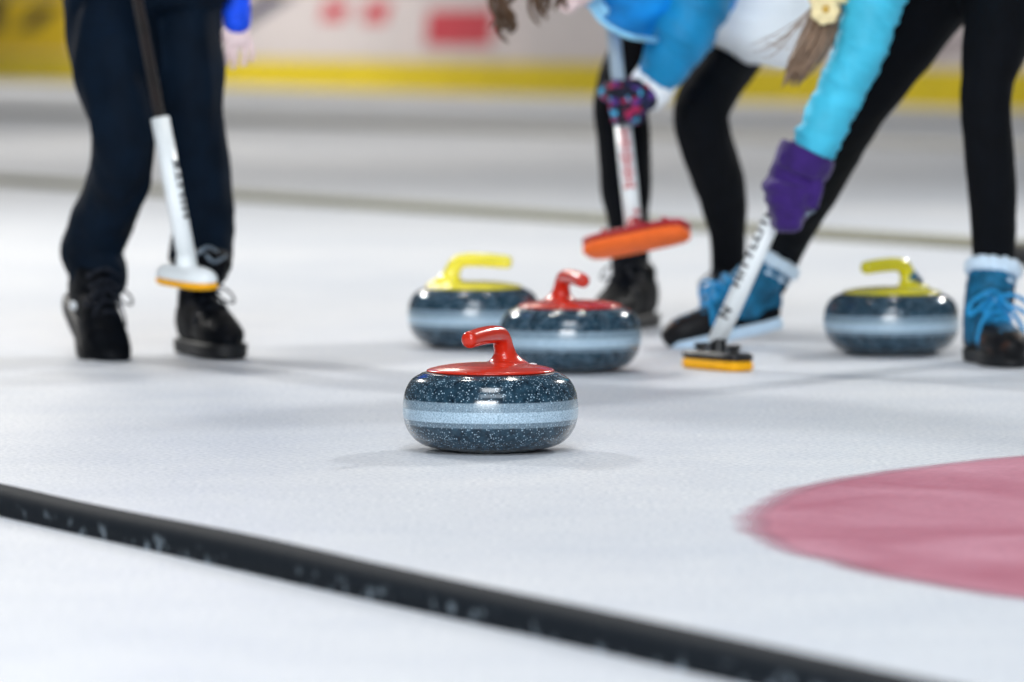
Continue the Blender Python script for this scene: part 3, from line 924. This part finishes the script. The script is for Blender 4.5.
# ================================================================== player in the middle
pm = empty('person', (W(690, 300, 12.7).x, 12.75, 0))
tag(pm, 'person bent over in a blue and white jacket and black tights lifting an orange broom', 'person', 'curling players')
leg1 = [(752, -14, 13.02, 40), (700, -4, 12.95, 37), (662, 26, 12.86, 31), (633, 62, 12.78, 27.5), (621, 104, 12.72, 27.5), (624, 142, 12.74, 26.5), (626, 186, 12.78, 25.5), (628, 222, 12.82, 20.5), (630, 262, 12.86, 19), (630, 292, 12.88, 18)]
leg2 = [(768, -14, 12.96, 42), (756, 12, 12.88, 37), (738, 44, 12.76, 32), (714, 84, 12.62, 28.5), (701, 112, 12.56, 28.5), (706, 142, 12.58, 27.5), (718, 178, 12.64, 26.5), (724, 204, 12.68, 23.5), (728, 240, 12.73, 18), (728, 284, 12.76, 16.5), (728, 300, 12.76, 16)]
remesh('tights', [ptube(leg1, 22), ptube(leg2, 22), ellipsoid(W(762, -16, 12.98), .145, .12, .11)], .0065, M['tights'], pm, 4, folds(.0015, 30))
a1 = W(630, 292, 12.88); a2 = W(728, 300, 12.76)
t1 = footwear('shoe', a1, D(180 - 20), 0, 0, ('shoe_black', 'shoe_black', 'sole_black', 'lace_black'), pm, 1.16, ankle=a1 + Vector((.016, -.05, 0)))
t2 = footwear('shoe', a2, D(180 - 16), 0, 0, ('shoe_black', 'toe', 'sole_black', 'lace_black'), pm, 1.0, flip=-1, ankle=a2)
# jacket: blue upper with pale piping, white lower half
upj = [ptube([(712, -24, 12.62, 40), (695, -22, 12.5, 48), (660, -18, 12.34, 57), (632, -18, 12.26, 52), (610, -24, 12.22, 38), (597, -30, 12.2, 24)], 24, 4, Y)]
remesh('jacket', upj, .0065, M['azure'], pm, 4, folds(.006, 15, (1, 1, 1)))
lowj = [ptube([(706, -20, 12.62, 50), (732, -16, 12.62, 62), (762, -9, 12.64, 70), (788, -4, 12.68, 70), (806, -6, 12.74, 58)], 24, 4, Y)]
remesh('jacket_back', lowj, .0065, M['white_cloth'], pm, 4, folds(.006, 13, (1, 1, 1)))
slv = [ptube([(700, -28, 12.30, 44), (694, 2, 12.26, 37), (686, 26, 12.24, 33.5), (672, 54, 12.26, 28), (659, 76, 12.28, 23)], 22, 4, X)]
remesh('sleeve', slv, .006, M['teal'], pm, 3, across(.007, 14))
pip = [(583, -14, 12.11), (590, 4, 12.10), (601, 20, 12.10), (615, 30, 12.08), (632, 37, 12.07), (656, 40, 12.2)]
mk('piping', *tube([W(*p) for p in pip], [.006] * 6, 10, None, 4), M['piping'], pm)
mk('collar', *tube([W(584, -26, 12.22), W(592, -4, 12.18), W(604, 12, 12.16)], [.014, .016, .014], 12, None, 4), M['piping'], pm)
cuff = tube([W(660, 74, 12.28), W(651, 87, 12.285), W(646, 95, 12.29)], [(.050, .050), (.051, .050), (.046, .046)], 22, None, 3)
remesh('sleeve_cuff', [cuff], .005, M['white_cloth'], pm, 2, folds(.002, 60, (1, 1, 1)))
gc = W(623, 108, 12.275); gp = Vector((-.05, -.95, .15)); wm = W(645, 94, 12.27)
gl = fist(gc, t_m, gp, .0160, .0165, .0265, 240, -30) + palm(gc, t_m, gp, .0160, .0165, wm, .040, .0255) + [tube([W(650, 88, 12.28), wm], [.038, .038], 14, None, 2)]
remesh('glove', gl, .0032, M['knit'], pm, 3)
hdM = W(574, -44, 12.05)
arm = [tube([W(690, -20, 12.36), W(686, 24, 12.25), wm], [.045, .042, .025], 14, None, 4)]
tip2 = mb_base + t_m * .66
oth = fist(tip2, t_m, Vector((.3, .8, 0)), .0155, .010) + palm(tip2, t_m, Vector((.3, .8, 0)), .0155, .010, tip2 + Vector((.05, .08, .03)), .026)
arm2 = [tube([W(690, -70, 12.6), W(655, -95, 12.62), tip2 + Vector((.05, .08, .03))], [.045, .04, .026], 14, None, 4)]
P1, R1 = thin(leg1, .72); P2, R2 = thin(leg2, .72)
P1 = P1[:-1] + [t1((0, -.055, .085)), t1((0, .03, .05)), t1((0, .10, .042))]; R1 = R1[:-1] + [.032, .024, .016]
P2 = P2[:-2] + [t2((0, -.055, .085)), t2((0, .03, .05)), t2((0, .10, .042))]; R2 = R2[:-2] + [.032, .024, .016]
bodyM = [tube(P1, R1, 16, X, 3), tube(P2, R2, 16, X, 3),
         tube([W(765, -14, 12.97), W(725, -20, 12.78), W(680, -22, 12.48), W(630, -26, 12.26)], [(.115, .10), (.105, .09), (.11, .10), (.07, .06)], 18, Y, 4),
         tube([W(632, -26, 12.27), W(588, -32, 12.12)], [.05, .048], 14, None, 3)] + arm + arm2 + \
        [tube(*a, seg=10) for a in []] + fist(gc, t_m, gp, .0175, .0085, .0230, 225, -20, False) + palm(gc, t_m, gp, .0175, .0085, wm, .026, .016) + oth + head(hdM, Vector((-.75, -.55, -.45)), Vector((-.5, -.3, .8)), .95)
remesh('body', bodyM, .0042, M['skin'], pm, 3)
remesh('sleeve', [tube([W(694, -64, 12.58), W(655, -95, 12.62), tip2 + Vector((.062, .10, .036))], [.06, .052, .038], 16, None, 4)], .007, M['teal'], pm, 3, folds(.004, 16))
# curly hair hanging from the head
rnd = random.Random(3)
st = []
cap_h = [ellipsoid(hdM + Vector((.03, .045, .045)), .092, .088, .088)]
remesh('hair', cap_h, .006, M['hair'], pm, 2, folds(.006, 60))
def curl(px, py0, py1, d, amp, turns, ph, r):
    pts = []; n = 18
    for i in range(n):
        t = i / (n - 1); a = ph + turns * 2 * PI * t
        e = (.35 + .65 * t)
        c = W(px + 10 * math.sin(t * 2.2), py0 + (py1 - py0) * t, d)
        pts.append(c + Vector((math.cos(a) * amp * e, math.sin(a) * amp * e, .4 * amp * math.sin(a * 1.0))))
    return pts, r
for k in range(11):
    st.append(curl(490 + rnd.uniform(-6, 9), -58 + rnd.uniform(-8, 8), 33 + rnd.uniform(-9, 7), 11.98 + rnd.uniform(-.03, .03), .013 + rnd.uniform(0, .012), 1.3 + rnd.uniform(0, .5), rnd.uniform(0, 6), .0060))
for k in range(6):
    st.append(curl(530 + rnd.uniform(-4, 8), -56 + rnd.uniform(-6, 6), 19 + rnd.uniform(-10, 5), 11.99 + rnd.uniform(-.03, .03), .012 + rnd.uniform(0, .010), 1.1 + rnd.uniform(0, .4), rnd.uniform(0, 6), .0046))
for k in range(6):
    st.append(curl(552 + rnd.uniform(-8, 12), -50, 8 + rnd.uniform(-10, 6), 12.0, .010 + rnd.uniform(0, .008), 1.0, rnd.uniform(0, 6), .0050))
for k in range(12):   # link the curls to the head
    a = hdM + Vector((rnd.uniform(-.07, .02), rnd.uniform(-.03, .05), rnd.uniform(.02, .09)))
    b = W(rnd.choice((488, 494, 527, 550)) + rnd.uniform(-4, 4), -56, 11.99)
    st.append(([a, a.lerp(b, .5) + Vector((0, 0, .03)), b], .006))
hair_locks(st, M['hair'], pm, 'curls')

# ================================================================== player on the right
pr = empty('person', (W(900, 300, 11.7).x, 11.75, 0))
tag(pr, 'person sweeping in a turquoise jacket, black tights, purple glove and blue boots', 'person', 'curling players')
legS = [(1010, -40, 11.62, 50), (1006, -6, 11.58, 44), (996, 40, 11.50, 34), (987, 84, 11.45, 26.5), (986, 112, 11.44, 25.5), (989, 147, 11.46, 25.5), (992, 190, 11.50, 25), (993.5, 226, 11.54, 23), (994, 256, 11.56, 21.5), (995, 300, 11.57, 20)]
legT = [(958, -40, 11.66, 50), (930, -8, 11.66, 46), (905, 34, 11.66, 40), (878, 76, 11.68, 34), (857, 108, 11.72, 30), (838, 142, 11.80, 28.5), (816, 184, 11.92, 26.5), (797, 222, 12.03, 21.5), (785, 250, 12.10, 18.5), (770, 285, 12.13, 17)]
remesh('tights', [ptube(legS, 22), ptube(legT, 22), ellipsoid(W(985, -40, 11.64), .155, .125, .12)], .0065, M['tights'], pr, 4, folds(.0015, 30))
# boots
bS = Vector((W(1003, 362, 11.38).x, 11.40, .002))
f1 = footwear('boot', bS, D(180 + 14), 0, 0, ('boot_blue', 'toe', 'sole_black', 'lace_blue'), pr, 1.0, W(993, 271, 11.555))
bT = Vector((W(709, 341, 12.07).x, 12.07, .006))
f2 = footwear('boot', bT, D(90 + 14), D(12), 0, ('boot_blue', 'toe', 'sole_white', 'lace_blue'), pr, .94, W(773, 265, 12.11), flip=-1)
# turquoise jacket
tor = [tube([W(990, -72, 11.64), W(955, -110, 11.60), W(915, -150, 11.50), W(885, -175, 11.42)], [(.165, .15), (.165, .135), (.18, .13), (.12, .09)], 24, Y, 4)]
slvB = ptube([(885, -150, 11.36, 40), (886, -90, 11.26, 38), (884, -40, 11.20, 35), (873, 0, 11.17, 30.5), (864, 40, 11.16, 27.5), (847, 78, 11.16, 25), (833, 108, 11.17, 24.5), (815, 146, 11.18, 23.5)], 22, 4, X)
remesh('jacket', tor + [slvB], .0065, M['cyan'], pr, 3, across(.0065, 24))
# glove
gr = W(784, 194, 11.245); pr_dir = Vector((.55, -.75, .35)); wr = W(800, 168, 11.19)
glr = fist(gr, t_r, pr_dir, .0195, .0135, .0205, 200, -30, False) + [tube([W(804, 158, 11.185), W(795, 174, 11.185), W(787, 190, 11.20), W(787, 206, 11.21)], [(.050, .045), (.053, .044), (.046, .036), (.036, .028)], 18, X, 3)]
for q in range(4):      # fingers folded across the front of the shaft
    glr.append(tube([W(776 + q * 2, 181 + q * 11.5, 11.225), W(769 + q * 3, 186 + q * 12, 11.185), W(779 + q * 2, 189 + q * 12, 11.150), W(797 - q, 192 + q * 11, 11.145), W(811 - q * 5, 193 + q * 9.5, 11.165), W(815 - q * 6, 195 + q * 9.5, 11.20)],
                    [.016, .0175, .0165, .0160, .0150, .0130], 12, None, 3))
glr.append(tube([W(812, 170, 11.17), W(816, 186, 11.155), W(813, 206, 11.16)], [.018, .016, .013], 12, None, 3))
remesh('glove', glr, .0034, M['purple'], pr, 3, folds(.002, 55, (1, 1, 1)))
cf = tube([W(809, 150, 11.18), W(804, 161, 11.18), W(799, 174, 11.18)], [(.060, .054), (.062, .056), (.055, .050)], 24, X, 3, roundcap=False)
remesh('glove_cuff', [cf], .0045, M['purple'], pr, 2, folds(.002, 50, (1, 1, 1)))
mk('glove_tag', *tube([W(803, 217, 11.155), W(814, 211, 11.16)], [(.004, .003), (.004, .003)], 8, None, 1), M['silver'], pr)
# second arm higher on the shaft
g2 = rb_base + t_r * .88; w2 = g2 + Vector((.06, .05, .05))
oth2 = fist(g2, t_r, Vector((.6, .6, .2)), .0125, .010) + palm(g2, t_r, Vector((.6, .6, .2)), .0125, .010, w2, .026)
hdR = W(838, -98, 11.30)
P3, R3 = thin(legS, .74); P4, R4 = thin(legT, .72)
P3 = P3[:-1] + [f1((0, -.055, .085)), f1((0, .03, .05)), f1((0, .10, .045))]; R3 = R3[:-1] + [.034, .025, .016]
P4 = P4[:-1] + [f2((0, -.055, .085)), f2((0, .03, .05)), f2((0, .10, .045))]; R4 = R4[:-1] + [.034, .025, .016]
bodyR = [tube(P3, R3, 16, X, 3), tube(P4, R4, 16, X, 3),
         tube([W(985, -44, 11.64), W(955, -105, 11.60), W(915, -150, 11.50), W(880, -175, 11.42)], [(.12, .10), (.115, .09), (.125, .09), (.07, .06)], 18, Y, 4),
         tube([W(885, -172, 11.43), W(850, -135, 11.34)], [.052, .048], 14, None, 3),
         tube([W(890, -150, 11.40), W(886, -90, 11.26), W(868, 20, 11.165), wr], [.045, .043, .038, .026], 14, None, 4),
         tube([W(925, -165, 11.56), W(985, -150, 11.42), w2], [.045, .04, .026], 14, None, 4)] + \
        fist(gr, t_r, pr_dir, .0205, .0085, .0210, 225, -20, False) + palm(gr, t_r, pr_dir, .0205, .0085, wr, .028, .017) + oth2 + head(hdR, Vector((-.7, -.45, -.6)), Vector((-.6, -.2, .7)), .96)
remesh('body', bodyR, .0042, M['skin'], pr, 3)
remesh('sleeve', [tube([W(925, -165, 11.56), W(985, -150, 11.42), w2 + Vector((.012, .006, .01))], [.062, .052, .036], 16, None, 4)], .007, M['cyan'], pr, 3, folds(.004, 16))
remesh('hair', [ellipsoid(hdR + Vector((.03, .04, .04)), .092, .09, .09)], .006, M['hair_fair'], pr, 2, folds(.005, 60))
# ponytail
rnd = random.Random(11)
st = []
top = W(836, -46, 11.16)
for k in range(120):
    a = rnd.uniform(0, 2 * PI); q = math.sqrt(rnd.random())
    ox, oy = math.cos(a) * q, math.sin(a) * q
    p0 = top + Vector((ox * .016, oy * .016, 0))
    pts = [hdR + Vector((ox * .04, oy * .04, -.04)), p0, W(828 + ox * 13, 0, 11.14 + oy * .02), W(818 + ox * 17, 36, 11.135 + oy * .025), W(803 + ox * 15 + rnd.uniform(-3, 3), 62, 11.13 + oy * .025), W(793 + ox * 11 + rnd.uniform(-4, 4), 78 + rnd.uniform(-12, 10), 11.13 + oy * .02)]
    st.append((pts, .0026))
for k in range(8):    # stray strands
    x = rnd.uniform(790, 812)
    st.append(([W(822, -4, 11.13), W((822 + x) / 2 - 6, 18, 11.12), W(x - 18, 40 + rnd.uniform(-6, 12), 11.12), W(x - 40 + rnd.uniform(-8, 8), 48 + rnd.uniform(-14, 14), 11.12)], .0009))
hair_locks(st, M['hair_fair'], pr, 'ponytail')
mk('dark_lock', *tube([W(842, -30, 11.24), W(840, 14, 11.24), W(838, 40, 11.24), W(834, 56, 11.24)], [.014, .015, .011, .004], 12, None, 4), M['hair'], pr)
# cream flower hair tie
fc = W(825, 10, 11.075)
fr = []
for k in range(7):
    a = 2 * PI * k / 7
    fr.append(ellipsoid(fc + Vector((math.cos(a) * .018, .004 * (k % 2), math.sin(a) * .018)), .0135, .009, .0135, None, 12, 8))
ft = remesh('hair_flower', fr + [ellipsoid(fc, .016, .011, .016)], .0025, M['cream'], pr, 2)
ft['label'] = 'cream fabric flower hair tie'
mk('flower_centre', *ellipsoid(fc + Vector((.001, -.010, .002)), .008, .005, .008), M['gold'], ft)
mk('hair_band', *ring_(W(829, 0, 11.14), X, Y, .034, .008), M['cream'], pr)

# ------------------------------------------------------------------ light
w = bpy.data.worlds.new('rink'); scene.world = w; w.use_nodes = True
nt = w.node_tree; bg = nt.nodes['Background']
tc = nt.nodes.new('ShaderNodeTexCoord'); sx = nt.nodes.new('ShaderNodeSeparateXYZ'); cr = nt.nodes.new('ShaderNodeValToRGB')
nt.links.new(tc.outputs['Generated'], sx.inputs[0]); nt.links.new(sx.outputs['Z'], cr.inputs[0]); nt.links.new(cr.outputs[0], bg.inputs[0])
e = cr.color_ramp.elements
e[0].position = 0; e[0].color = (.74, .72, .69, 1)
e[1].position = .35; e[1].color = (.52, .58, .66, 1)
k = e.new(1.0); k.color = (.62, .68, .76, 1)
bg.inputs[1].default_value = .20

def area(name, loc, target, size, power, col, sy=None):
    l = bpy.data.lights.new(name, 'AREA'); l.energy = power; l.color = col
    l.shape = 'RECTANGLE' if sy else 'SQUARE'; l.size = size
    if sy: l.size_y = sy
    o = bpy.data.objects.new(name, l); COL.objects.link(o); o.location = loc
    o.rotation_euler = (Vector(target) - Vector(loc)).to_track_quat('-Z', 'Y').to_euler()
    return o
COOL = (.95, .975, 1.0); WARM = (1.0, .93, .84)
area('rink_lamp_or_fill', (-6.4, 20.0, 6.6), (0, 9.0, 0), .8, 830, (1.0, .98, .94))
area('rink_lamp_or_fill', (6.8, 19.6, 6.6), (0, 9.0, 0), .8, 830, (1.0, .98, .94))
area('rink_lamp_or_fill', (0.0, 3.5, 7.5), (0, 5.0, 0), 3.0, 330, COOL)
area('rink_lamp_or_fill', (-4.0, 32.0, 9.0), (0, 32, 0), 5.0, 880, WARM)
area('rink_lamp_or_fill', (-2.0, 52.0, 9.0), (-1, 54, 0), 6.0, 450, WARM)
area('rink_lamp_or_fill', (-9.0, 60.0, 7.0), (-5.5, 77, .4), 6.0, 1350, WARM)  # fill added to brighten the left end of the far boards
area('rink_lamp_or_fill', (-1.0, 46.0, 7.0), (0.5, 60, .4), 6.0, 260, WARM)  # second added fill, aimed at the middle of the boards
for x, y in ((-1.6, 13.2), (-.9, 14.4), (1.2, 14.0)):
    area('rink_lamp_or_fill', (x, y, 7.5), (x * .5, 10, 0), .35, 60, WARM)
area('window_daylight', (0.6, -3.0, 8.0), (0.2, 8.0, 0), 8.0, 420, (.78, .89, 1.0), 3.0)
area('front_fill', (-1.5, -8.0, 4.2), (0, 11.0, 0.4), 8.0, 1750, (.96, .98, 1.0), 2.4)  # broad soft fill added behind the camera to lift front faces

scene.view_settings.view_transform = 'Standard'
scene.view_settings.look = 'None'
scene.view_settings.exposure = 0
